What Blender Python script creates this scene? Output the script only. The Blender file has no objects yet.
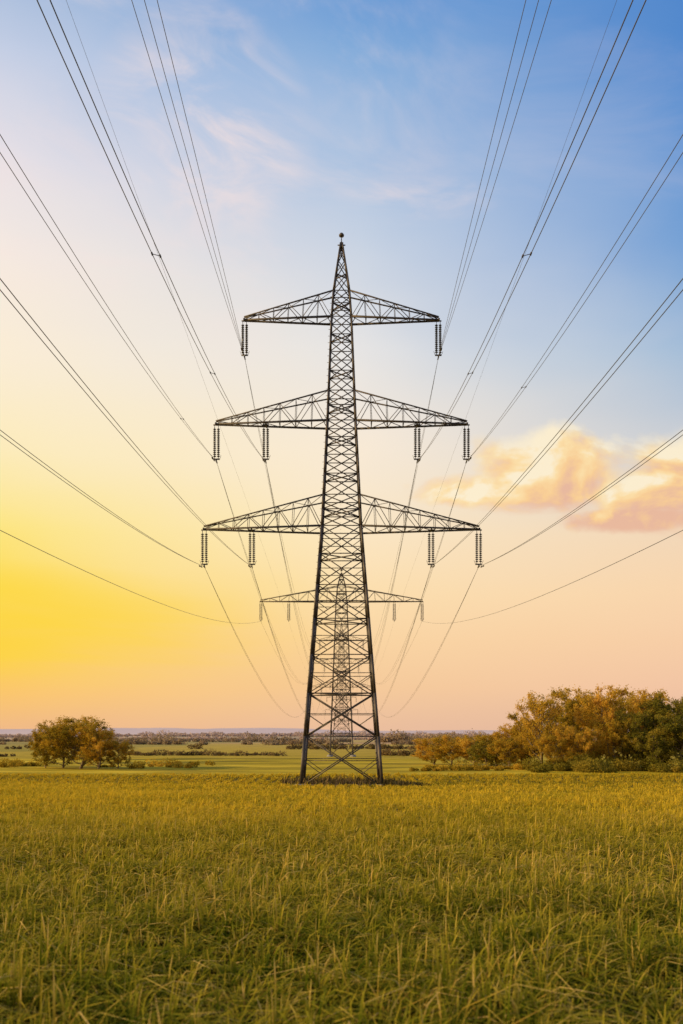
import bpy, math, random
import numpy as np
from mathutils import Vector, noise as mnoise

random.seed(7); rng=np.random.default_rng(11)
scene=bpy.context.scene
col=scene.collection
scene.view_settings.view_transform='Standard'
scene.view_settings.look='None'
scene.view_settings.exposure=0

EYE=1.7; GZ=-3.0
F=995.6
def sl(c):
    r=[]
    for v in c:
        v=v/255.0
        r.append(v/12.92 if v<=0.04045 else ((v+0.055)/1.055)**2.4)
    return (*r,1.0)

def smooth(a,b,x):
    t=np.clip((x-a)/(b-a),0,1); return t*t*(3-2*t)

def terrain(x,y):
    x=np.asarray(x,float); y=np.asarray(y,float)
    base=-np.clip(y,-40,None)/30.0
    fl=np.full_like(base,GZ)
    t=smooth(78,108,y)
    z=base*(1-t)+fl*t
    und=0.05*np.sin(x*0.31+1.3)*np.sin(y*0.23)+0.10*np.sin(x*0.07+y*0.05)
    und=und*smooth(2,14,y)*(1-smooth(80,90,y)*(1-smooth(100,130,y)))
    far=smooth(300,900,y)*(1.0*np.sin(x*0.006+2)+0.8*np.sin(y*0.007+x*0.003))-smooth(300,900,y)*1.2
    return z+und+far

# ---------------------------------------------------------------- node helpers
class NT:
    def __init__(s,tree): s.t=tree; s.n=tree.nodes; s.l=tree.links
    def new(s,typ,**kw):
        n=s.n.new(typ)
        for k,v in kw.items(): setattr(n,k,v)
        return n
    def put(s,sock,v):
        if isinstance(v,bpy.types.NodeSocket): s.l.new(v,sock)
        elif v is not None: sock.default_value=v
    def m(s,op,a,b=None,c=None,clamp=False):
        n=s.n.new('ShaderNodeMath'); n.operation=op; n.use_clamp=clamp
        s.put(n.inputs[0],a)
        if b is not None: s.put(n.inputs[1],b)
        if c is not None: s.put(n.inputs[2],c)
        return n.outputs[0]
    def mix(s,f,a,b,blend='MIX'):
        n=s.n.new('ShaderNodeMix'); n.data_type='RGBA'; n.blend_type=blend
        s.put(n.inputs[0],f); s.put(n.inputs[6],a); s.put(n.inputs[7],b)
        return n.outputs[2]
    def ramp(s,f,stops,interp='LINEAR'):
        n=s.n.new('ShaderNodeValToRGB'); cr=n.color_ramp; cr.interpolation=interp
        while len(cr.elements)>1: cr.elements.remove(cr.elements[0])
        cr.elements[0].position=stops[0][0]; cr.elements[0].color=stops[0][1]
        for p,c in stops[1:]:
            e=cr.elements.new(p); e.color=c
        s.put(n.inputs[0],f); return n.outputs[0]
    def mr(s,v,a,b,c=0.0,d=1.0,interp='SMOOTHSTEP'):
        n=s.n.new('ShaderNodeMapRange'); n.interpolation_type=interp
        s.put(n.inputs[0],v)
        for i,q in zip((1,2,3,4),(a,b,c,d)): n.inputs[i].default_value=q
        return n.outputs[0]
    def comb(s,x,y,z):
        n=s.n.new('ShaderNodeCombineXYZ'); s.put(n.inputs[0],x); s.put(n.inputs[1],y); s.put(n.inputs[2],z); return n.outputs[0]
    def noise(s,vec,scale,detail=4,rough=0.5,dist=0.0,out=0):
        n=s.n.new('ShaderNodeTexNoise'); s.put(n.inputs['Vector'],vec)
        n.inputs['Scale'].default_value=scale; n.inputs['Detail'].default_value=detail
        n.inputs['Roughness'].default_value=rough; n.inputs['Distortion'].default_value=dist
        return n.outputs[out]

SUN_AZ=math.radians(-96); SUN_EL=math.radians(18)
# ---------------------------------------------------------------- world / sky
w=bpy.data.worlds.new("World"); scene.world=w; w.use_nodes=True
w.node_tree.nodes.clear(); N=NT(w.node_tree)
tc=N.new('ShaderNodeTexCoord'); sp=N.new('ShaderNodeSeparateXYZ'); N.l.new(tc.outputs['Generated'],sp.inputs[0])
dx,dy,dz=sp.outputs
el=N.m('ARCSINE',dz)
hyp=N.m('SQRT',N.m('ADD',N.m('ADD',N.m('MULTIPLY',dx,dx),N.m('MULTIPLY',dy,dy)),1e-6))
sa=N.m('DIVIDE',dx,hyp)           # sin azimuth
az=N.m('ARCTAN2',dx,dy)
ys=[730,690,640,590,530,450,350,250,150,50,0]
Lc=[(242,186,134),(253,198,104),(255,208,66),(255,221,78),(255,231,132),(255,237,186),(254,239,213),(249,236,226),(234,227,232),(198,208,230),(176,194,223)]
Mc=[(236,191,158),(247,203,155),(252,214,163),(254,224,175),(254,232,195),(250,235,215),(232,230,229),(203,213,228),(170,194,225),(130,172,219),(113,160,215)]
Rc=[(230,186,160),(243,197,165),(248,206,167),(250,214,174),(242,215,186),(209,210,213),(160,188,217),(118,162,214),(97,149,211),(85,140,207),(79,134,204)]
def stops(cs,azr):
    r=[]
    for y,c in zip(ys,cs):
        v=(733-y)/F*math.cos(azr); r.append((math.atan(v)/0.7,sl(c)))
    return r
f=N.m('DIVIDE',el,0.7)
wn=N.noise(N.comb(az,N.m('MULTIPLY',el,2.5),0.0),3.0,3,0.5)
f=N.m('ADD',f,N.m('MULTIPLY',N.m('SUBTRACT',wn,0.5),0.05))
rl=N.ramp(f,stops(Lc,.33)); rm=N.ramp(f,stops(Mc,0)); rr=N.ramp(f,stops(Rc,.33))
sat=N.m('ADD',sa,N.m('MULTIPLY',N.m('SUBTRACT',wn,0.5),0.12))
t1=N.mr(sat,-0.34,0.02,interp='LINEAR'); t2=N.mr(sat,0.02,0.34,interp='LINEAR')
sky=N.mix(t2,N.mix(t1,rl,rm),rr)
cr_=N.comb(N.m('ADD',N.m('MULTIPLY',az,2.2),N.m('MULTIPLY',el,-2.0)),N.m('ADD',N.m('MULTIPLY',el,7.0),N.m('MULTIPLY',az,1.8)),0.3)
ci=N.noise(cr_,1.6,6,0.6,0.6)
cim=N.m('MULTIPLY',N.mr(ci,0.46,0.80),N.mr(el,0.28,0.48))
cim=N.m('MULTIPLY',cim,N.mr(az,0.16,-0.05,0.25,1.0))
def blob(a0,e0,ra,re):
    a=N.m('DIVIDE',N.m('SUBTRACT',az,a0),ra); e=N.m('DIVIDE',N.m('SUBTRACT',el,e0),re)
    return N.m('SUBTRACT',1.0,N.m('ADD',N.m('MULTIPLY',a,a),N.m('MULTIPLY',e,e)))
wb=N.m('MAXIMUM',blob(-0.14,0.535,0.12,0.10),N.m('MULTIPLY',blob(0.07,0.49,0.10,0.022),0.6))
wb=N.m('MAXIMUM',wb,0.0)
wisp=N.m('MULTIPLY',wb,N.mr(N.noise(cr_,3.0,6,0.6,0.9),0.38,0.75))
cia=N.m('ADD',N.m('MULTIPLY',cim,0.45),N.m('MULTIPLY',wisp,0.72),clamp=True)
sky=N.mix(cia,sky,sl((249,228,223)))
# low cumulus
cv=N.comb(az,N.m('MULTIPLY',el,1.5),1.7)
cn=N.noise(cv,13.0,7,0.56,0.3)
cv2=N.comb(N.m('ADD',az,-0.010),N.m('MULTIPLY',N.m('ADD',el,0.012),1.5),1.7)
cn2=N.noise(cv2,13.0,4,0.54,0.3)
b=N.m('MAXIMUM',blob(0.205,0.252,0.105,0.042),blob(0.345,0.236,0.105,0.052))
b=N.m('MAXIMUM',b,blob(0.55,0.22,0.12,0.035))
b=N.m('MAXIMUM',b,blob(0.125,0.240,0.06,0.020))
b=N.m('MAXIMUM',b,N.m('MULTIPLY',blob(0.30,0.203,0.10,0.014),0.9))
b=N.m('MAXIMUM',b,-1.2)
dens=N.mr(N.m('ADD',N.m('MULTIPLY',b,0.80),N.m('MULTIPLY',N.m('SUBTRACT',cn,0.5),2.2)),-0.06,0.62)
dens=N.m('MULTIPLY',dens,0.94)
shade=N.m('ADD',N.m('MULTIPLY',N.m('SUBTRACT',cn,cn2),3.8),N.m('MULTIPLY',N.m('SUBTRACT',el,0.240),11.0))
cc=N.ramp(N.mr(shade,-0.55,0.55,interp='LINEAR'),[(0,sl((234,184,156))),(0.4,sl((252,207,146))),(0.72,sl((255,224,166))),(1,sl((255,240,208)))])
sky=N.mix(dens,sky,cc)
# warm stratus veil in the glow on the left
lv=N.noise(N.comb(N.m('MULTIPLY',az,1.5),N.m('MULTIPLY',el,9.0),4.0),2.2,4,0.5,0.4)
lm=N.m('MULTIPLY',N.m('MAXIMUM',blob(-0.36,0.100,0.34,0.066),0.0),N.mr(lv,0.28,0.65))
sky=N.mix(N.m('MULTIPLY',lm,0.80),sky,sl((255,216,58)))
nis=N.new('ShaderNodeTexSky'); nis.sky_type='NISHITA'; nis.sun_disc=False
nis.sun_elevation=SUN_EL; nis.sun_rotation=SUN_AZ
bg1=N.new('ShaderNodeBackground'); N.l.new(sky,bg1.inputs[0]); bg1.inputs[1].default_value=0.98
bg2=N.new('ShaderNodeBackground'); N.l.new(nis.outputs[0],bg2.inputs[0]); bg2.inputs[1].default_value=0.0015
ad=N.new('ShaderNodeAddShader'); N.l.new(bg1.outputs[0],ad.inputs[0]); N.l.new(bg2.outputs[0],ad.inputs[1])
out=N.new('ShaderNodeOutputWorld'); N.l.new(ad.outputs[0],out.inputs[0])
try:
    w.cycles.sampling_method='MANUAL'; w.cycles.sample_map_resolution=256
except Exception as e: print(e)

# ---------------------------------------------------------------- sun
sd=bpy.data.lights.new("sun","SUN"); sd.energy=5.0; sd.angle=math.radians(0.6); sd.color=(1.0,0.74,0.38)
so=bpy.data.objects.new("sun",sd); col.objects.link(so)
sv=Vector((math.sin(SUN_AZ)*math.cos(SUN_EL),math.cos(SUN_AZ)*math.cos(SUN_EL),math.sin(SUN_EL)))
so.rotation_euler=sv.to_track_quat('Z','Y').to_euler(); so.location=sv*200

# ---------------------------------------------------------------- materials
def mat(name):
    m=bpy.data.materials.new(name); m.use_nodes=True; m.node_tree.nodes.clear()
    return m,NT(m.node_tree)
def principled(N,color,rough=0.7,metal=0.0,normal=None,spec=0.3):
    p=N.new('ShaderNodeBsdfPrincipled'); N.put(p.inputs['Base Color'],color)
    N.put(p.inputs['Roughness'],rough); p.inputs['Metallic'].default_value=metal
    p.inputs['Specular IOR Level'].default_value=spec
    if normal is not None: N.l.new(normal,p.inputs['Normal'])
    return p.outputs[0]
def finish(N,sh):
    o=N.new('ShaderNodeOutputMaterial'); N.l.new(sh,o.inputs[0])
def leafmat(name,ramp_stops,trans=0.4,attr='tint'):
    m,N=mat(name)
    a=N.new('ShaderNodeAttribute'); a.attribute_name=attr
    s=N.new('ShaderNodeSeparateColor'); N.l.new(a.outputs['Color'],s.inputs[0])
    oi=N.new('ShaderNodeObjectInfo')
    f=N.m('ADD',N.m('MULTIPLY',s.outputs[0],0.7),N.m('MULTIPLY',oi.outputs['Random'],0.3))
    c=N.ramp(f,ramp_stops)
    p=N.new('ShaderNodeBsdfDiffuse'); N.put(p.inputs[0],c)
    t=N.new('ShaderNodeBsdfTranslucent'); N.put(t.inputs[0],c)
    mx=N.new('ShaderNodeMixShader'); mx.inputs[0].default_value=trans
    N.l.new(p.outputs[0],mx.inputs[1]); N.l.new(t.outputs[0],mx.inputs[2]); finish(N,mx.outputs[0]); return m

M_steel,N=mat("weathered_steel")
g=N.new('ShaderNodeNewGeometry')
n1=N.noise(g.outputs['Position'],1.3,4,0.6)
finish(N,principled(N,N.ramp(n1,[(0.3,(0.045,0.037,0.031,1)),(0.6,(0.090,0.068,0.050,1)),(0.8,(0.15,0.10,0.06,1))]),0.55,0.3,spec=0.4))
M_ins,N=mat("insulator_glass")
finish(N,principled(N,(0.045,0.035,0.03,1),0.25,0.0,spec=0.5))
M_wire,N=mat("aluminium_conductor")
g=N.new('ShaderNodeNewGeometry'); n1=N.noise(g.outputs['Position'],0.4,3)
finish(N,principled(N,N.ramp(n1,[(0.3,(0.07,0.07,0.075,1)),(0.7,(0.12,0.12,0.125,1))]),0.45,0.5))
M_conc,N=mat("concrete")
g=N.new('ShaderNodeNewGeometry'); n1=N.noise(g.outputs['Position'],6,5)
finish(N,principled(N,N.ramp(n1,[(0.3,(0.16,0.14,0.12,1)),(0.7,(0.30,0.28,0.25,1))]),0.9))
M_bark,N=mat("bark")
g=N.new('ShaderNodeNewGeometry'); n1=N.noise(g.outputs['Position'],5,4)
finish(N,principled(N,N.ramp(n1,[(0.3,(0.10,0.075,0.045,1)),(0.7,(0.24,0.17,0.09,1))]),0.9))
M_soil,N=mat("bare_soil")
g=N.new('ShaderNodeNewGeometry'); n1=N.noise(g.outputs['Position'],3,6,0.7)
finish(N,principled(N,N.ramp(n1,[(0.3,(0.07,0.045,0.022,1)),(0.7,(0.20,0.13,0.06,1))]),0.95))

# ground
M_ground,N=mat("farmland")
g=N.new('ShaderNodeNewGeometry'); s=N.new('ShaderNodeSeparateXYZ'); N.l.new(g.outputs['Position'],s.inputs[0])
px,py,pz=s.outputs
v=N.new('ShaderNodeTexVoronoi'); v.inputs['Scale'].default_value=1.0
wv=N.noise(g.outputs['Position'],0.006,2)
N.l.new(N.comb(N.m('ADD',N.m('DIVIDE',px,210),N.m('MULTIPLY',wv,0.5)),N.m('DIVIDE',py,150),0.0),v.inputs['Vector'])
vs=N.new('ShaderNodeSeparateColor'); N.l.new(v.outputs['Color'],vs.inputs[0])
fields=N.ramp(vs.outputs[0],[(0.0,(0.26,0.21,0.025,1)),(0.25,(0.45,0.31,0.03,1)),(0.45,(0.16,0.13,0.03,1)),(0.6,(0.46,0.27,0.10,1)),(0.75,(0.34,0.26,0.03,1)),(0.9,(0.38,0.19,0.10,1))],'CONSTANT')
mead=N.ramp(N.noise(N.comb(N.m('MULTIPLY',px,0.22),py,0.0),0.11,6,0.65),[(0.38,(0.20,0.155,0.012,1)),(0.5,(0.46,0.32,0.016,1)),(0.62,(0.62,0.42,0.03,1))])
c=N.mix(N.mr(N.m('ADD',py,N.m('MULTIPLY',wv,40)),198,204),mead,fields)
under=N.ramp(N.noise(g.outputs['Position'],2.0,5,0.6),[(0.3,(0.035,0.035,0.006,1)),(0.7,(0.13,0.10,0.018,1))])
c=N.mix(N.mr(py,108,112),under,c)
tex=N.noise(N.comb(N.m('MULTIPLY',px,0.35),py,0.0),0.25,7,0.75)
c=N.mix(1.0,c,N.ramp(tex,[(0.3,(0.50,0.50,0.50,1)),(0.7,(1.25,1.25,1.25,1))]),'MULTIPLY')
c=N.mix(N.mr(py,200,1700,0,0.9,'LINEAR'),c,(0.60,0.43,0.33,1))  # aerial haze painted into the ground colour, growing with distance
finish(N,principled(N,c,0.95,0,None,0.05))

# crop blades
M_crop,N=mat("crop_blades")
a=N.new('ShaderNodeAttribute'); a.attribute_name='tint'
s=N.new('ShaderNodeSeparateColor'); N.l.new(a.outputs['Color'],s.inputs[0])
green=N.ramp(s.outputs[0],[(0.0,(0.045,0.072,0.004,1)),(0.35,(0.11,0.130,0.007,1)),(0.7,(0.26,0.215,0.015,1)),(1.0,(0.48,0.30,0.045,1))])
tip=N.ramp(s.outputs[0],[(0.0,(0.34,0.32,0.02,1)),(0.5,(0.66,0.46,0.05,1)),(1.0,(0.88,0.60,0.20,1))])
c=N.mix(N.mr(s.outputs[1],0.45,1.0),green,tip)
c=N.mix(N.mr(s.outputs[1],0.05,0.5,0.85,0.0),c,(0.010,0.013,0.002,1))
c=N.mix(N.m('MULTIPLY',s.outputs[2],0.78),c,(0.70,0.46,0.026,1))
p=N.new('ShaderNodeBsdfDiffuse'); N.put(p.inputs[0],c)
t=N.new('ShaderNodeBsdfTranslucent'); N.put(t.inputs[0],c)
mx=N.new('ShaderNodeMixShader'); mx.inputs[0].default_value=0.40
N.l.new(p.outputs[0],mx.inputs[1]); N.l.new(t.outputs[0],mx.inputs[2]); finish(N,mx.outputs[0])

M_leaf=leafmat("spring_leaves",[(0.0,(0.17,0.14,0.014,1)),(0.35,(0.40,0.27,0.026,1)),(0.65,(0.64,0.39,0.04,1)),(1.0,(0.76,0.46,0.08,1))],0.45)
M_leafd=leafmat("dark_leaves",[(0.0,(0.07,0.080,0.014,1)),(0.5,(0.21,0.18,0.022,1)),(1.0,(0.46,0.31,0.04,1))],0.4)
M_far=leafmat("hedge_leaves",[(0.0,(0.13,0.095,0.04,1)),(0.5,(0.22,0.15,0.06,1)),(1.0,(0.36,0.22,0.08,1))],0.3)
M_mid=leafmat("haze_tinted_hedge_leaves",[(0.0,(0.24,0.18,0.12,1)),(0.5,(0.33,0.24,0.15,1)),(1.0,(0.45,0.31,0.16,1))],0.3)  # leaf colours paled to imitate a middle amount of haze
M_hazy=leafmat("haze_tinted_woodland",[(0.0,(0.42,0.33,0.29,1)),(0.5,(0.50,0.38,0.32,1)),(1.0,(0.58,0.43,0.34,1))],0.3)  # distance haze mixed into the leaf colours themselves
M_hill,N=mat("haze_tinted_hills")
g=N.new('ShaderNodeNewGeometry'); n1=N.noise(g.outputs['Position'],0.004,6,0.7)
finish(N,principled(N,N.ramp(n1,[(0.3,(0.56,0.45,0.44,1)),(0.7,(0.64,0.49,0.44,1))]),1.0,spec=0))  # hill colour carries the haze; no haze in the air

# ---------------------------------------------------------------- mesh helpers
def mesh_np(name,verts,quads=None,tris=None,tint=None,mats=(),midx=None):
    me=bpy.data.meshes.new(name)
    nv=len(verts); me.vertices.add(nv); me.vertices.foreach_set('co',np.asarray(verts,np.float32).ravel())
    nq=0 if quads is None else len(quads); nt=0 if tris is None else len(tris)
    me.loops.add(nq*4+nt*3); me.polygons.add(nq+nt)
    li=[];st=[]
    if nq: li.append(np.asarray(quads).ravel()); st.append(np.arange(nq)*4)
    if nt: li.append(np.asarray(tris).ravel()); st.append(nq*4+np.arange(nt)*3)
    me.loops.foreach_set('vertex_index',np.concatenate(li).astype(np.int32))
    me.polygons.foreach_set('loop_start',np.concatenate(st).astype(np.int32))
    if midx is not None: me.polygons.foreach_set('material_index',np.asarray(midx,np.int32))
    for m in mats: me.materials.append(m)
    if tint is not None:
        at=me.color_attributes.new('tint','FLOAT_COLOR','POINT')
        at.data.foreach_set('color',np.asarray(tint,np.float32).ravel())
    me.update(calc_edges=True); me.validate()
    return me
def add(name,me,parent=None,loc=(0,0,0),rot=(0,0,0),scale=(1,1,1)):
    o=bpy.data.objects.new(name,me); o.location=loc; o.rotation_euler=rot; o.scale=scale
    if parent: o.parent=parent
    col.objects.link(o); return o

class Acc:
    def __init__(s): s.v=[]; s.q=[]; s.n=0
    def strut(s,a,b,w,w2=None):
        a=np.array(a,float); b=np.array(b,float); d=b-a; L=np.linalg.norm(d)
        if L<1e-5: return
        d/=L; up=np.array([0,0,1.0]) if abs(d[2])<0.9 else np.array([0,1.0,0])
        u=np.cross(d,up); u/=np.linalg.norm(u); v=np.cross(d,u)
        w2=w if w2 is None else w2
        for p,ww in ((a,w),(b,w2)):
            h=ww/2
            for su,sv_ in ((-1,-1),(1,-1),(1,1),(-1,1)): s.v.append(p+u*h*su+v*h*sv_)
        n=s.n
        for i in range(4):
            j=(i+1)%4; s.q.append((n+i,n+j,n+4+j,n+4+i))
        s.q.append((n+3,n+2,n+1,n)); s.q.append((n+4,n+5,n+6,n+7)); s.n+=8
    def lathe(s,c,prof,seg=10):
        n=s.n
        for (r,z) in prof:
            for k in range(seg):
                a=2*math.pi*k/seg; s.v.append((c[0]+r*math.cos(a),c[1]+r*math.sin(a),c[2]+z))
        for i in range(len(prof)-1):
            for k in range(seg):
                k2=(k+1)%seg
                s.q.append((n+i*seg+k,n+i*seg+k2,n+(i+1)*seg+k2,n+(i+1)*seg+k))
        s.n+=len(prof)*seg
    def mesh(s,name,mats): return mesh_np(name,np.array(s.v),quads=np.array(s.q),mats=mats)

# ---------------------------------------------------------------- ground
xs=np.concatenate([-np.geomspace(6000,60,36),np.linspace(-56,56,57),np.geomspace(60,6000,36)])
yy=np.concatenate([np.linspace(-400,-20,12),np.linspace(-15,130,117),np.geomspace(134,9000,110)])
X,Y=np.meshgrid(xs,yy); Z=terrain(X,Y)
V=np.stack([X,Y,Z],-1).reshape(-1,3); nx=len(xs); ny=len(yy)
ii,jj=np.meshgrid(np.arange(nx-1),np.arange(ny-1)); b0=(jj*nx+ii).ravel()
Q=np.stack([b0,b0+1,b0+nx+1,b0+nx],-1)
gme=mesh_np("ground",V,quads=Q,mats=[M_ground]); gme.polygons.foreach_set('use_smooth',[True]*len(gme.polygons))
add("ground",gme)

# ---------------------------------------------------------------- blades
def blades(N_,x,y,h,wd,bend,tint,zoff=0.0):
    th=rng.uniform(0,2*math.pi,N_)
    lx=np.cos(th)+0.35; ly=np.sin(th)-0.1; nn=np.hypot(lx,ly)+1e-6; lx/=nn; ly/=nn
    tw=rng.uniform(-0.9,0.9,N_)
    wx=-ly*np.cos(tw); wy=lx*np.cos(tw); wz=np.sin(tw)*0.5
    z=terrain(x,y)-0.02+zoff
    ts=[0.0,0.35,0.68,1.0]; vs=np.zeros((N_,7,3)); tt=np.zeros((N_,7,4)); tt[...,3]=1
    k=0
    for i,t in enumerate(ts):
        cx=x+lx*bend*h*t**2.0; cy=y+ly*bend*h*t**2.0
        cz=z+h*(t-np.clip(bend,0,1.5)*0.55*t**3.2)
        ww=wd*(1.0,0.95,0.65,0)[i]/2
        for sgn in ((-1,1) if i<3 else (0,)):
            vs[:,k,0]=cx+wx*ww*sgn; vs[:,k,1]=cy+wy*ww*sgn; vs[:,k,2]=cz+wz*ww*sgn
            tt[:,k,0]=tint[:,0]; tt[:,k,1]=t; tt[:,k,2]=tint[:,1]; k+=1
    return vs.reshape(-1,3),tt.reshape(-1,4)
def sn(x,y,s,seed=0):
    r=0
    for i,(a,b_,c_) in enumerate(((1,0.37,0.3),(0.62,-0.9,1.9),(-0.45,1.31,4.1),(1.7,0.8,2.2),(-1.9,2.1,0.7))):
        r=r+np.sin((x*a+y*b_)*s+c_+seed*1.7+1.3*np.sin((x*b_-y*a)*s*0.7+c_))/(1+0.25*i)
    return np.clip(0.5+r/6,0,1)
VV=[];TT=[]; NB=0
def zone(y0,y1,dens,h0,h1,w0,w1,clump):
    global NB
    area=0.40*(y1**2-y0**2)+2.4*(y1-y0)
    n=int(area*dens)
    yc=np.sqrt(rng.uniform((y0+2.85)**2,(y1+2.85)**2,n))-2.85
    hw=0.40*yc+1.2; xc=rng.uniform(-1,1,n)*hw
    cs=clump; gx=np.round(xc/cs); gy=np.round(yc/cs)
    jx=np.modf(np.abs(np.sin(gx*127.1+gy*311.7)*43758.5453))[0]; jy=np.modf(np.abs(np.sin(gx*269.5+gy*183.3)*43758.5453))[0]
    pull=rng.uniform(0.25,0.95,n)
    xc=xc+( (gx+jx-0.5)*cs-xc)*pull; yc=yc+((gy+jy-0.5)*cs-yc)*pull
    big=sn(xc,yc,0.35,3); med=sn(xc,yc,1.6,5)
    h=rng.uniform(h0,h1,n)*(0.52+0.50*med+0.14*big+0.35*(jx-0.5))
    tall=rng.uniform(0,1,n)<0.07; h=np.where(tall,h*1.3,h)
    wd=rng.uniform(w0,w1,n); bend=np.clip(rng.normal(0.92,0.5,n),0.05,2.0)
    bl=smooth(7,44,yc)*0.85
    straw=(rng.uniform(0,1,n)<0.17)*0.55
    tint=np.stack([np.clip(rng.beta(1.3,2.5,n)*0.78+0.30*(big-0.4)+0.35*(jy-0.5)+0.06+straw,0,1),np.clip(bl+(big-0.5)*0.6*bl+(jx-0.5)*0.6*bl+rng.uniform(-.25,.25,n)*bl,0,1)],-1)
    v,t=blades(n,xc,yc,h,wd,bend,tint); VV.append(v); TT.append(t); NB+=n
zone(3.2,12,540,0.36,0.64,0.010,0.021,0.21)
zone(12,30,190,0.34,0.58,0.015,0.030,0.29)
zone(30,60,60,0.32,0.52,0.026,0.052,0.55)
zone(60,112,22,0.28,0.48,0.045,0.10,1.0)
V=np.concatenate(VV); T=np.concatenate(TT); k=np.arange(NB)*7
Q=np.concatenate([np.stack([k,k+1,k+3,k+2],-1),np.stack([k+2,k+3,k+5,k+4],-1)]); TR=np.stack([k+4,k+5,k+6],-1)
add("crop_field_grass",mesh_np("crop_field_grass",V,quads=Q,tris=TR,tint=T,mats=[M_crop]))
print("blades",NB)

# ---------------------------------------------------------------- pylon (lattice tower)
WH=[0,23.1,32.6,42.0,44.5,49.0]; WW=[7.1,3.5,2.55,1.8,1.45,0.16]
def bw(h): return float(np.interp(h,WH,WW))
def corners(h):
    a=bw(h)/2; return [(-a,-a,h),(a,-a,h),(a,a,h),(-a,a,h)]
def lerp(a,b,t): return tuple(a[i]+(b[i]-a[i])*t for i in range(3))
def build_pylon_meshes(levels_arms,levels,top):
    B=Acc(); A=Acc(); I=Acc(); Ft=Acc()
    for i in range(len(levels)-1):
        h0,h1=levels[i],levels[i+1]; c0=corners(h0); c1=corners(h1)
        lw=0.27-0.14*h0/50; bwid=0.10-0.035*h0/50
        for k in range(4):
            k2=(k+1)%4
            B.strut(c0[k],c1[k],lw)
            B.strut(c0[k],c1[k2],bwid); B.strut(c0[k2],c1[k],bwid)
            if h1<45: B.strut(c1[k],c1[k2],bwid*0.9)
            if h0<20.7:
                wA=bw(h0); wB=bw(h1); tcr=wA/(wA+wB)
                B.strut(lerp(c0[k],c1[k],tcr),lerp(c0[k2],c1[k2],tcr),0.06)
                B.strut(lerp(c0[k],c1[k],tcr),lerp(c0[k],c1[k2],tcr*0.5),0.06)
                B.strut(lerp(c0[k2],c1[k2],tcr),lerp(c0[k2],c1[k],tcr*0.5),0.06)
        if i%2==0 and h0>0:
            B.strut(c0[0],c0[2],0.09); B.strut(c0[1],c0[3],0.09)
    B.strut((0,0,top-1.4),(0,0,top),0.13,0.07)
    B.lathe((0,0,top-0.15),[(0.01,0),(0.22,0.03),(0.24,0.2),(0.12,0.34),(0.01,0.38)],8)
    B.strut((-0.35,0,top-0.9),(0.35,0,top-0.9),0.08)
    for j in range(70):
        h=3+j*0.6
        if h>44: break
        c=corners(h)[0]; B.strut(c,(c[0]-0.22,c[1],h),0.03)
    for c in corners(0):
        Ft.lathe((c[0],c[1],-0.6),[(0.62,0),(0.60,0.75),(0.5,0.86),(0.01,0.87)],14)
    for (h,ha,hw,ins) in levels_arms:
        for sx in (-1,1):
            a=bw(h)/2; at=bw(ha)/2
            n=6 if hw<10 else (7 if hw<12 else 8)
            lo=[];up=[]
            for sy in (-1,1):
                p0=(sx*a,sy*a,h); p1=(sx*at,sy*at,ha)
                tl=(sx*hw,sy*0.12,h); tu=(sx*hw,sy*0.12,h+0.28)
                A.strut(p0,tl,0.16,0.13); A.strut(p1,tu,0.11,0.09)
                L=[lerp(p0,tl,j/n) for j in range(n+1)]; U=[lerp(p1,tu,j/n) for j in range(n+1)]
                lo.append(L); up.append(U)
                for j in range(1,n): A.strut(L[j],U[j],0.045)
                for j in range(n):
                    if j%2==0: A.strut(L[j],U[j+1],0.055)
                    else: A.strut(U[j],L[j+1],0.055)
            for j in range(n+1):
                A.strut(lo[0][j],lo[1][j],0.07)
                if j<n:
                    A.strut(lo[j%2][j],lo[(j+1)%2][j+1],0.05)
                    A.strut(up[j%2][j],up[(j+1)%2][j+1],0.04)
                if 0<j<n: A.strut(up[0][j],up[1][j],0.04)
            A.strut((sx*hw,-0.25,h+0.05),(sx*hw,0.25,h+0.05),0.14)
            for xi in ins:
                x=sx*xi
                A.strut((x-0.28,0,h-0.05),(x+0.28,0,h-0.05),0.10)
                A.strut((x,-0.9 if xi<hw-1 else -0.2,h-0.03),(x,0.9 if xi<hw-1 else 0.2,h-0.03),0.09)
                for dxx in (-0.17,0.17):
                    I.strut((x+dxx,0,h-0.05),(x+dxx,0,h-3.2),0.05)
                    for kk in range(15):
                        z=h-0.42-kk*0.175
                        I.lathe((x+dxx,0,z),[(0.03,0.05),(0.07,0.04),(0.145,-0.02),(0.13,-0.06),(0.04,-0.03)],8)
                I.strut((x-0.3,0,h-3.15),(x+0.3,0,h-3.15),0.11)
                I.strut((x,0,h-3.15),(x,0,h-3.35),0.09)
                I.strut((x,-0.45,h-3.36),(x,0.45,h-3.36),0.10)
                I.strut((x-0.3,0,h-3.1),(x-0.42,0,h-2.8),0.03); I.strut((x+0.3,0,h-3.1),(x+0.42,0,h-2.8),0.03)
    return B,A,I,Ft
arms=[(42.0,44.4,8.8,[8.75]),(32.6,35.3,11.35,[11.3,6.85]),(23.1,25.9,12.45,[12.4,8.1])]
lev=[0,4.4,8.2,11.6,14.8,17.8,20.6,23.1,24.6,25.9,27.8,29.5,31.1,32.6,34.0,35.3,37.1,38.8,40.4,42.0,43.25,44.4,46.0,47.3,48.3,49.0]
B,A,I,Ft=build_pylon_meshes(arms,lev,49.7)
mb=B.mesh("lattice_body",[M_steel]); ma=A.mesh("crossarms",[M_steel]); mi=I.mesh("insulators",[M_ins]); mf=Ft.mesh("footings",[M_conc])
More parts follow.
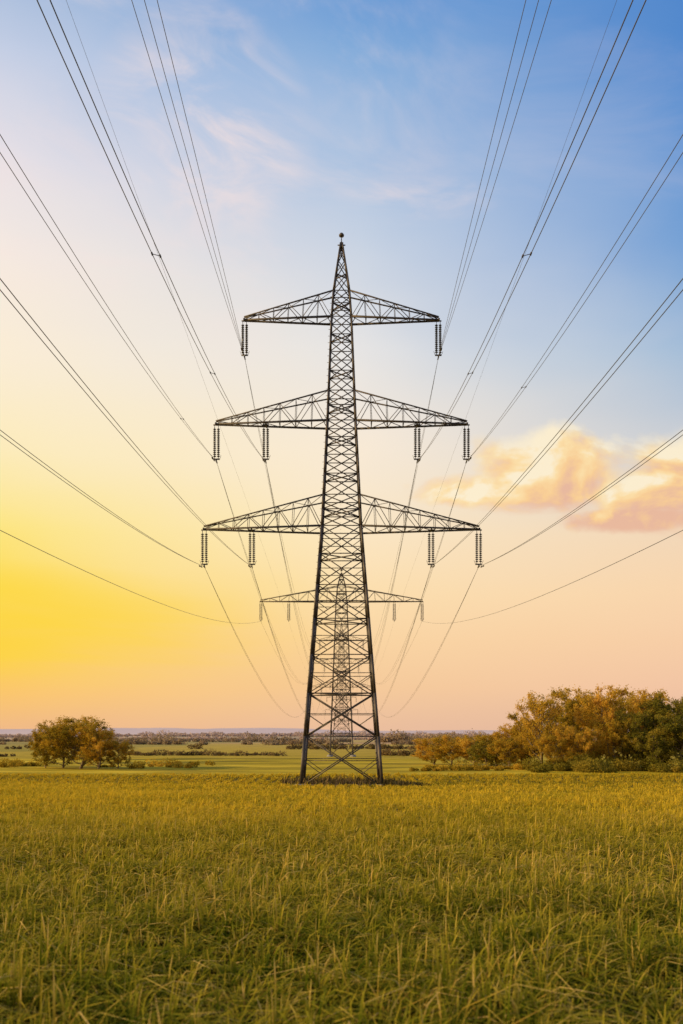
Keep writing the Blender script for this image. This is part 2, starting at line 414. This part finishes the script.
def place_pylon(x,y,meshes=(mb,ma,mi,mf),s=1.0,rot=0.0):
    e=bpy.data.objects.new("electricity_pylon",None); e.location=(x,y,float(terrain(x,y)) if y<80 else GZ+0.0 if y<300 else float(terrain(x,y))); e.scale=(s,s,s); e.rotation_euler=(0,0,rot)
    col.objects.link(e)
    for n,m in zip(("lattice_body","crossarms","insulators","footings"),meshes): add(n,m,e)
    return e
place_pylon(0,90)
place_pylon(0,-90)
p3=place_pylon(0,400); z3=p3.location.z
p4=place_pylon(0,760); z4=p4.location.z
arms2=[(26.6,29.2,16.3,[16.2,10.6])]
WH=[0,26.6,29.2,31.5]; WW=[4.6,2.2,1.6,0.16]
lev2=[0,4,8,11.5,14.6,17.4,20,22.4,24.6,26.6,27.9,29.2,30.4,31.5]
B,A,I,Ft=build_pylon_meshes(arms2,lev2,32.0)
sm=(B.mesh("lattice_body_single",[M_steel]),A.mesh("crossarms_single",[M_steel]),I.mesh("insulators_single",[M_ins]),Ft.mesh("footings_single",[M_conc]))
e2=place_pylon(0,200,sm)
e2.location.z=GZ; e2.scale=(1,1,(1.7+26.4-GZ)/26.6)
zs2=e2.scale.z
e5=place_pylon(0,-170,sm)

# ---------------------------------------------------------------- conductors
def wire_obj(lines,rad,name="power_line"):
    cu=bpy.data.curves.new(name,'CURVE'); cu.dimensions='3D'; cu.bevel_depth=rad; cu.bevel_resolution=0; cu.use_fill_caps=True
    for pts in lines:
        sp=cu.splines.new('POLY'); sp.points.add(len(pts)-1)
        sp.points.foreach_set('co',np.array([(p[0],p[1],p[2],1.0) for p in pts],np.float32).ravel())
    cu.materials.append(M_wire)
    o=bpy.data.objects.new(name,cu); col.objects.link(o); return o
spec=[(8.75,42.0-3.36+GZ,5.3e-4,[0,0.55,1.1],0.016),
      (11.3,32.6-3.36+GZ,7.6e-4,[0,0.38],0.016),
      (6.85,32.6-3.36+GZ,1.06e-3,[0,0.28],0.016),
      (12.4,23.1-3.36+GZ,6.2e-4,[0,0.32],0.016),
      (8.1,23.1-3.36+GZ,6.0e-4,[0,0.24],0.015)]
spy={0:(),1:(61,),2:(36,52),3:(),4:()}
for sx in (-1,1):
    for wi,(x0,za,kk,offs,rad) in enumerate(spec):
        lines=[]
        def pos(y,o,j):
            u=1-(y/90.0)**2
            return ((x0-o*u*1.27 if o>=0 else x0-o*u)*sx,y,za-kk*(8100-y*y)-0.10*j*u)
        for j,o in enumerate(offs):
            lines.append([pos(y,o,j) for y in np.linspace(-90,90,61)])
        kf=4.6e-4; zb=za-GZ+z3
        for j,o in enumerate(offs[:2]):
            L=[]
            for y in np.linspace(90,400,64):
                t=(y-90)/310; u=4*t*(1-t)
                L.append(((x0-abs(o)*0.9*u)*sx,y,za+(zb-za)*t-kf*(y-90)*(400-y)))
            lines.append(L)
        zc=za-GZ+z4
        L=[(x0*sx,y,zb+(zc-zb)*(y-400)/360-3.4e-4*(y-400)*(760-y)) for y in np.linspace(400,760,30)]
        lines.append(L)
        ob=wire_obj(lines,rad)
        S=Acc()
        for y in spy[wi]:
            if sx<0 and wi!=2: y+=9
            for yq in (y,-y-5):
                P=[pos(yq,o,j) for j,o in enumerate(offs)]
                for q in range(len(P)-1): S.strut(P[q],P[q+1],0.020)
                for q in P: S.strut((q[0],q[1]-0.10,q[2]),(q[0],q[1]+0.10,q[2]),0.05)
        for j,o in enumerate(offs):
            for yq in (88.2,87.0):
                q=pos(yq,o,j); S.strut((q[0],yq-0.25,q[2]-0.12),(q[0],yq+0.25,q[2]-0.12),0.07)
        o=add("spacers",S.mesh("spacers",[M_steel]),ob)
def para(x,ptsYZ,y0,y1,n=90):
    c=np.polyfit([p[0] for p in ptsYZ],[p[1]+EYE for p in ptsYZ],2)
    return [(x,y,float(np.polyval(c,y))) for y in np.linspace(y0,y1,n)]
zi=zs2*(26.6-3.36)+GZ-EYE
for sx in (-1,1):
    lines=[para(16.2*sx,[(46.6,9.6),(137,15.3),(200,zi)],-168,200)]
    L=[(16.2*sx*(1-(y-200)/900),y,zi+EYE-5.2e-4*(y-200)*(400-y)-(y-200)*0.01) for y in np.linspace(200,400,40)]
    wire_obj(lines+[L],0.018)
    lines=[para(10.6*sx,[(38.8,28.2),(110,26.0),(200,zi)],-168,200)]
    L=[(10.6*sx*(1-(y-200)/900),y,zi+EYE-5.0e-4*(y-200)*(400-y)-(y-200)*0.01) for y in np.linspace(200,400,40)]
    wire_obj(lines+[L],0.007)

# soil and weeds around the tower base
def mound():
    vs=[];qs=[];R=14;S=40
    for i in range(R+1):
        r=6.2*i/R
        for k in range(S):
            a=2*math.pi*k/S; rr=r*(1+0.12*math.sin(3*a+1)+0.08*math.sin(7*a))
            x=rr*math.cos(a); y=rr*math.sin(a)*0.95
            z=0.35*(1-(i/R)**2)+0.15*mnoise.noise(Vector((x*0.9,y*0.9,0)))-0.05-(0.3 if i==R else 0)
            vs.append((x,90+y,GZ+z))
    for i in range(R):
        for k in range(S):
            k2=(k+1)%S; qs.append((i*S+k,i*S+k2,(i+1)*S+k2,(i+1)*S+k))
    me=mesh_np("soil_mound",np.array(vs),quads=np.array(qs),mats=[M_soil]); add("soil_mound",me)
mound()
M_weed,N=mat("weed_blades")
a=N.new('ShaderNodeAttribute'); a.attribute_name='tint'
s=N.new('ShaderNodeSeparateColor'); N.l.new(a.outputs['Color'],s.inputs[0])
c=N.ramp(s.outputs[0],[(0.0,(0.04,0.04,0.012,1)),(0.5,(0.11,0.08,0.03,1)),(1.0,(0.26,0.16,0.07,1))])
p=N.new('ShaderNodeBsdfDiffuse'); N.put(p.inputs[0],c); finish(N,p.outputs[0])
n=3200
a_=rng.uniform(0,2*math.pi,n); r_=np.sqrt(rng.uniform(0.0,1,n))*5.6
wx_=r_*np.cos(a_); wy_=90+r_*np.sin(a_)
hh=rng.uniform(0.25,0.9,n)*(0.2+1.6*sn(wx_,wy_,2.0,9)**2)
ti=np.stack([rng.uniform(0,1,n),np.zeros(n)],-1)
v_,t_=blades(n,wx_,wy_,hh,rng.uniform(0.03,0.08,n),rng.uniform(0.1,0.8,n),ti)
v_[:,2]+=0.2
n2=800; sx2=rng.uniform(3.5,7.6,n2); sy2=86.0+rng.normal(0,0.8,n2)  # strip of darker blades standing in for the shadow right of the base
v2,t2_=blades(n2,sx2,sy2,rng.uniform(0.45,0.80,n2)*np.clip(1.25-(sx2-3.5)/6,0.4,1.2),rng.uniform(0.04,0.09,n2),rng.uniform(0.1,0.8,n2),np.stack([rng.uniform(0,.6,n2),np.zeros(n2)],-1))
v_=np.concatenate([v_,v2]); t_=np.concatenate([t_,t2_]); n+=n2
k=np.arange(n)*7
add("weeds_and_shade_strip",mesh_np("weeds_and_shade_strip",v_,quads=np.concatenate([np.stack([k,k+1,k+3,k+2],-1),np.stack([k+2,k+3,k+5,k+4],-1)]),tris=np.stack([k+4,k+5,k+6],-1),tint=t_,mats=[M_weed]))

# ---------------------------------------------------------------- leaves
def leaf_quads(P,size,tint,bias=None):
    n=len(P); d1=rng.normal(size=(n,3)); d1/=np.linalg.norm(d1,axis=1)[:,None]
    d2=rng.normal(size=(n,3)); d2-=d1*(d1*d2).sum(1)[:,None]; d2/=np.linalg.norm(d2,axis=1)[:,None]
    s=(size*rng.uniform(0.6,1.3,n))[:,None]
    V=np.stack([P-d1*s,P-d2*s*0.6,P+d1*s,P+d2*s*0.6],1).reshape(-1,3)
    T=np.zeros((n,4,4)); T[...,0]=tint[:,None]; T[...,3]=1
    return V,T.reshape(-1,4)
def make_tree(name,H,wid,nleaf,seed,leafm,airy=0.5,lsize=0.12,trunk=0.10):
    rd=random.Random(seed); S=Acc(); tips=[]
    def seg(a,b,r0,r1,sides=5):
        d=(b-a)
        if d.length<1e-4: return
        d=d.normalized(); u=d.orthogonal().normalized(); v=d.cross(u); n=S.n
        for p,r in ((a,r0),(b,r1)):
            for k in range(sides):
                an=2*math.pi*k/sides; S.v.append(tuple(p+u*(r*math.cos(an))+v*(r*math.sin(an))))
        for k in range(sides):
            k2=(k+1)%sides; S.q.append((n+k,n+k2,n+sides+k2,n+sides+k))
        S.n+=2*sides
    def rv(s): return Vector((rd.gauss(0,s),rd.gauss(0,s),rd.gauss(0,s)))
    def limb(a,b,r0,r1,bow=0.08):
        L=(b-a).length; pts=[a]
        for i in (1,2,3):
            t=i/4; pts.append(a.lerp(b,t)+rv(L*0.035)+Vector((0,0,-L*bow*math.sin(math.pi*t)*0.6)))
        pts.append(b)
        for i in range(4): seg(pts[i],pts[i+1],r0+(r1-r0)*i/4,r0+(r1-r0)*(i+1)/4)
        return pts
    top=Vector((rd.uniform(-.5,.5),rd.uniform(-.5,.5),H*0.88))
    tp=limb(Vector((0,0,-0.3)),top,H*0.024,H*0.006,0)
    def tr(t):
        i=min(3,int(t*4)); return tp[i].lerp(tp[i+1],t*4-i)
    nl=22
    for i in range(nl):
        t=trunk+(0.92-trunk)*(i/(nl-1))**0.9
        st=tr(t); an=i*2.399+rd.uniform(-.4,.4)
        zf=min(1,max(0,(t-trunk)/(1-trunk)))
        R=wid*H*0.5*(math.sin(math.pi*min(1,0.24+0.66*zf))**0.6)*rd.uniform(0.6,1.08)
        end=Vector((math.cos(an)*R,math.sin(an)*R,st.z+R*rd.uniform(0.35,1.0)+H*0.04)); end.z=min(end.z,H*rd.uniform(.9,1.0))
        lp=limb(st,end,H*0.010*(1.2-0.6*zf),H*0.003)
        tips.append((end,i))
        for j in range(8):
            q=lp[1+j%4] if j<4 else lp[3+j%2]; d=(end-st).normalized()
            e=q+(d*0.6+rv(0.6)+Vector((0,0,0.3))).normalized()*H*rd.uniform(0.06,0.14)
            l2=limb(q,e,H*0.0034,H*0.0013); tips.append((e,i)); tips.append((l2[2],i))
            for m_ in range(2):
                e2=e+(rv(0.7)+Vector((0,0,.3))).normalized()*H*rd.uniform(0.03,0.07); seg(l2[3],e2,H*0.0013,H*0.0007,4); tips.append((e2,i))
    P0=np.array([t[0] for t in tips]); grp=np.array([t[1] for t in tips]); nt=len(P0)
    zmax=P0[:,2].max(); sc=H*0.98/zmax
    wts=rng.uniform(0,1,nt)**(0.3+airy*1.8); gw=rng.uniform(0.4,1,nl)**(0.2+airy); wts*=gw[grp]; wts/=wts.sum()
    idx=rng.choice(nt,nleaf,p=wts)
    gt=rng.normal(0,0.15,nl); ct=rng.normal(0,0.12,nt)
    P=P0[idx]+rng.normal(0,0.027*H,(nleaf,3))*rng.uniform(0.3,1.15,(nleaf,1))
    P[:,2]=np.maximum(P[:,2],0.1)
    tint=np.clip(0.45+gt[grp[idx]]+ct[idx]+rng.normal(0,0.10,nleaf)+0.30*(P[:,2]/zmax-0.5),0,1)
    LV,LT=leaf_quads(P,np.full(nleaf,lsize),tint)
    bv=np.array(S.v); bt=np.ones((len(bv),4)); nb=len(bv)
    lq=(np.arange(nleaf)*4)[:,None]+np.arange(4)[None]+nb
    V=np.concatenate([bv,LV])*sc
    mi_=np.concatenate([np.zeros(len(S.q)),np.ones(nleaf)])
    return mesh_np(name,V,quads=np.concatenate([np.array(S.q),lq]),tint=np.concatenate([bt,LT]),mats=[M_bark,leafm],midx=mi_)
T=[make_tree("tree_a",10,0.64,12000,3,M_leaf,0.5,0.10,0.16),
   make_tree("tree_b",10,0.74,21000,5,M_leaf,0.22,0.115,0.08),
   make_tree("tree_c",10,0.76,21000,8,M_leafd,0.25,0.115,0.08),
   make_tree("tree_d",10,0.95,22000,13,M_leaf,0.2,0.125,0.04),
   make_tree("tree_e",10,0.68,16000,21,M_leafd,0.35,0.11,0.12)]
def bounds(me):
    c=np.empty(len(me.vertices)*3,np.float32); me.vertices.foreach_get('co',c); c=c.reshape(-1,3); return np.percentile(c[:,2],99.2),np.percentile(np.abs(c[:,0]),95)
TB=[bounds(m) for m in T]; print("tree bounds",TB)
def tree(px_,top,y,ti,wpx,name="deciduous_tree"):
    x=(px_-341.5)/F*y; gz=float(terrain(x,y)); zt=(733-top)/F*y+EYE
    H=zt-gz; s=H/TB[ti][0]; sw=(wpx/2/F*y)/TB[ti][1]
    add(name,T[ti],loc=(x,y,gz),rot=(0,0,random.uniform(0,6.28)),scale=(sw,sw,s))
for a in [(542,693,126,0,46),(575,690,134,1,40),(602,689,127,1,42),(627,694,137,3,44),(648,693,130,1,42),(668,698,126,2,48),(694,700,124,4,52),(722,697,130,1,60),(770,700,134,3,70),
          (560,708,142,4,38),(590,702,145,1,40),(521,725,136,3,38),(683,714,121,2,48),(636,712,124,4,34),(614,718,124,3,36),(527,714,134,1,30),
          (497,733,134,3,42),(474,737,139,1,38),(452,736,142,3,38),(434,739,146,1,34),(510,738,129,3,34),(486,741,132,2,30),(555,734,123,1,32),(580,728,123,3,34),(655,728,121,2,34),
          (80,718,134,1,50),(98,728,132,3,36),(46,729,137,3,30),(63,722,136,3,40),(118,741,133,3,24)]:
    tree(*a)
# bushes and hedges ---------------------------------------------------------
def mass(name,items,leafm,dens=1.0):
    VVs=[];TTs=[]
    for (x,y,wd,ht,n,ls) in items:
        gz=float(terrain(x,y)); n=int(n*dens)
        k=max(3,int(wd/ht*2.2)); cx=rng.uniform(-0.5,0.5,k)*wd; cy=rng.uniform(-0.3,0.3,k)*min(wd,8); hz=ht*rng.uniform(0.4,1.0,k)
        id_=rng.integers(0,k,n); d=rng.normal(size=(n,3)); d/=np.linalg.norm(d,axis=1)[:,None]; rr=rng.uniform(0.2,1,n)**0.4*rng.uniform(.8,1.15,n)
        P=np.stack([cx[id_]+d[:,0]*rr*hz[id_]*0.85,cy[id_]+d[:,1]*rr*hz[id_]*0.6,hz[id_]*0.45+d[:,2]*rr*hz[id_]*0.55],-1)
        P[:,2]=np.clip(P[:,2],0.02,None); tint=np.clip(0.45+rng.normal(0,.18,k)[id_]+rng.normal(0,.12,n),0,1)
        v,t=leaf_quads(P+np.array([x,y,gz]),np.full(n,ls),tint); VVs.append(v);TTs.append(t)
    V=np.concatenate(VVs); Tn=np.concatenate(TTs); n=len(V)//4
    return add(name,mesh_np(name,V,quads=(np.arange(n)*4)[:,None]+np.arange(4)[None],tint=Tn,mats=[leafm]))
def W(px_,y): return (px_-341.5)/F*y
it=[]
for p in np.arange(530,820,9): 
    y=random.uniform(116,124); it.append((W(p,y),y,random.uniform(1.5,4),random.uniform(0.7,3.0),1200,0.10))
mass("shrubs",it,M_leafd)
it=[]
for p in np.arange(418,560,12): 
    y=random.uniform(122,128); it.append((W(p,y),y,random.uniform(2.5,5),random.uniform(.5,1.3),900,0.10))
for p in [4,14,26,36,108,136,150,160,172,185,200,-20,-50,32]:
    y=random.uniform(134,146); it.append((W(p,y),y,random.uniform(2,4.5),random.uniform(.5,1.5),700,0.11))
mass("shrubs",it,M_leaf)
def hedge(y,p0,p1,h,step,cov,ls,m,name="hedgerow",n=240,yj=.03):
    it=[]
    p=p0
    while p<p1:
        if sn(np.array(p*1.0),np.array(y*1.0),0.03,2)<cov*1.0 or random.random()<0.12:
            yy_=y*random.uniform(1-yj,1+yj); wd=step/F*y*1.8
            hh_=h*random.uniform(.4,1.0)*(1.8 if random.random()<.10 else 1)
            it.append((W(p,yy_),yy_,wd,hh_,n,ls))
        p+=step
    if it: mass(name,it,m)
hedge(205,-120,300,1.5,9,.5,.20,M_far)
hedge(215,380,520,2.6,8,.7,.25,M_far)
hedge(290,-120,460,2.2,7,.55,.28,M_far)
hedge(400,-120,480,3.2,6,.5,.4,M_mid)
hedge(560,-120,480,3.6,6,.6,.5,M_mid)
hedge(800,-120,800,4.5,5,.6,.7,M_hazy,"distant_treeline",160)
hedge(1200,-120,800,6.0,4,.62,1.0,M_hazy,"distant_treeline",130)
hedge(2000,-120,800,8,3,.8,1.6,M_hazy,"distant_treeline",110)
hedge(520,384,470,8.0,6,1.0,.55,M_mid,"distant_treeline",420)
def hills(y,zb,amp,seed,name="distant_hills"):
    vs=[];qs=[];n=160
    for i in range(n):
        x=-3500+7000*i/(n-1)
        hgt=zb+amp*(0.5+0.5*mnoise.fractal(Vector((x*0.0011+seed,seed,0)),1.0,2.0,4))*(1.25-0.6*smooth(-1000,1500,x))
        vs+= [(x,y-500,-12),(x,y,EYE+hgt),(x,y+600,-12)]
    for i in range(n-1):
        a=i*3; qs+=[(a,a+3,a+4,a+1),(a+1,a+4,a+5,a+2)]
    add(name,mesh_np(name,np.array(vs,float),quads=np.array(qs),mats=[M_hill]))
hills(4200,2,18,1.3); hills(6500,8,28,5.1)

# ---------------------------------------------------------------- camera
cd=bpy.data.cameras.new("camera"); cam=bpy.data.objects.new("camera",cd); col.objects.link(cam)
cam.location=(0,0,EYE); cam.rotation_euler=(math.radians(90),0,0)
cd.sensor_width=36; cd.lens=35; cd.sensor_fit='AUTO'; cd.shift_y=(733-512)/1024
cd.clip_start=0.1; cd.clip_end=30000
cd.dof.use_dof=True; cd.dof.focus_distance=28; cd.dof.aperture_fstop=2.0
scene.camera=cam
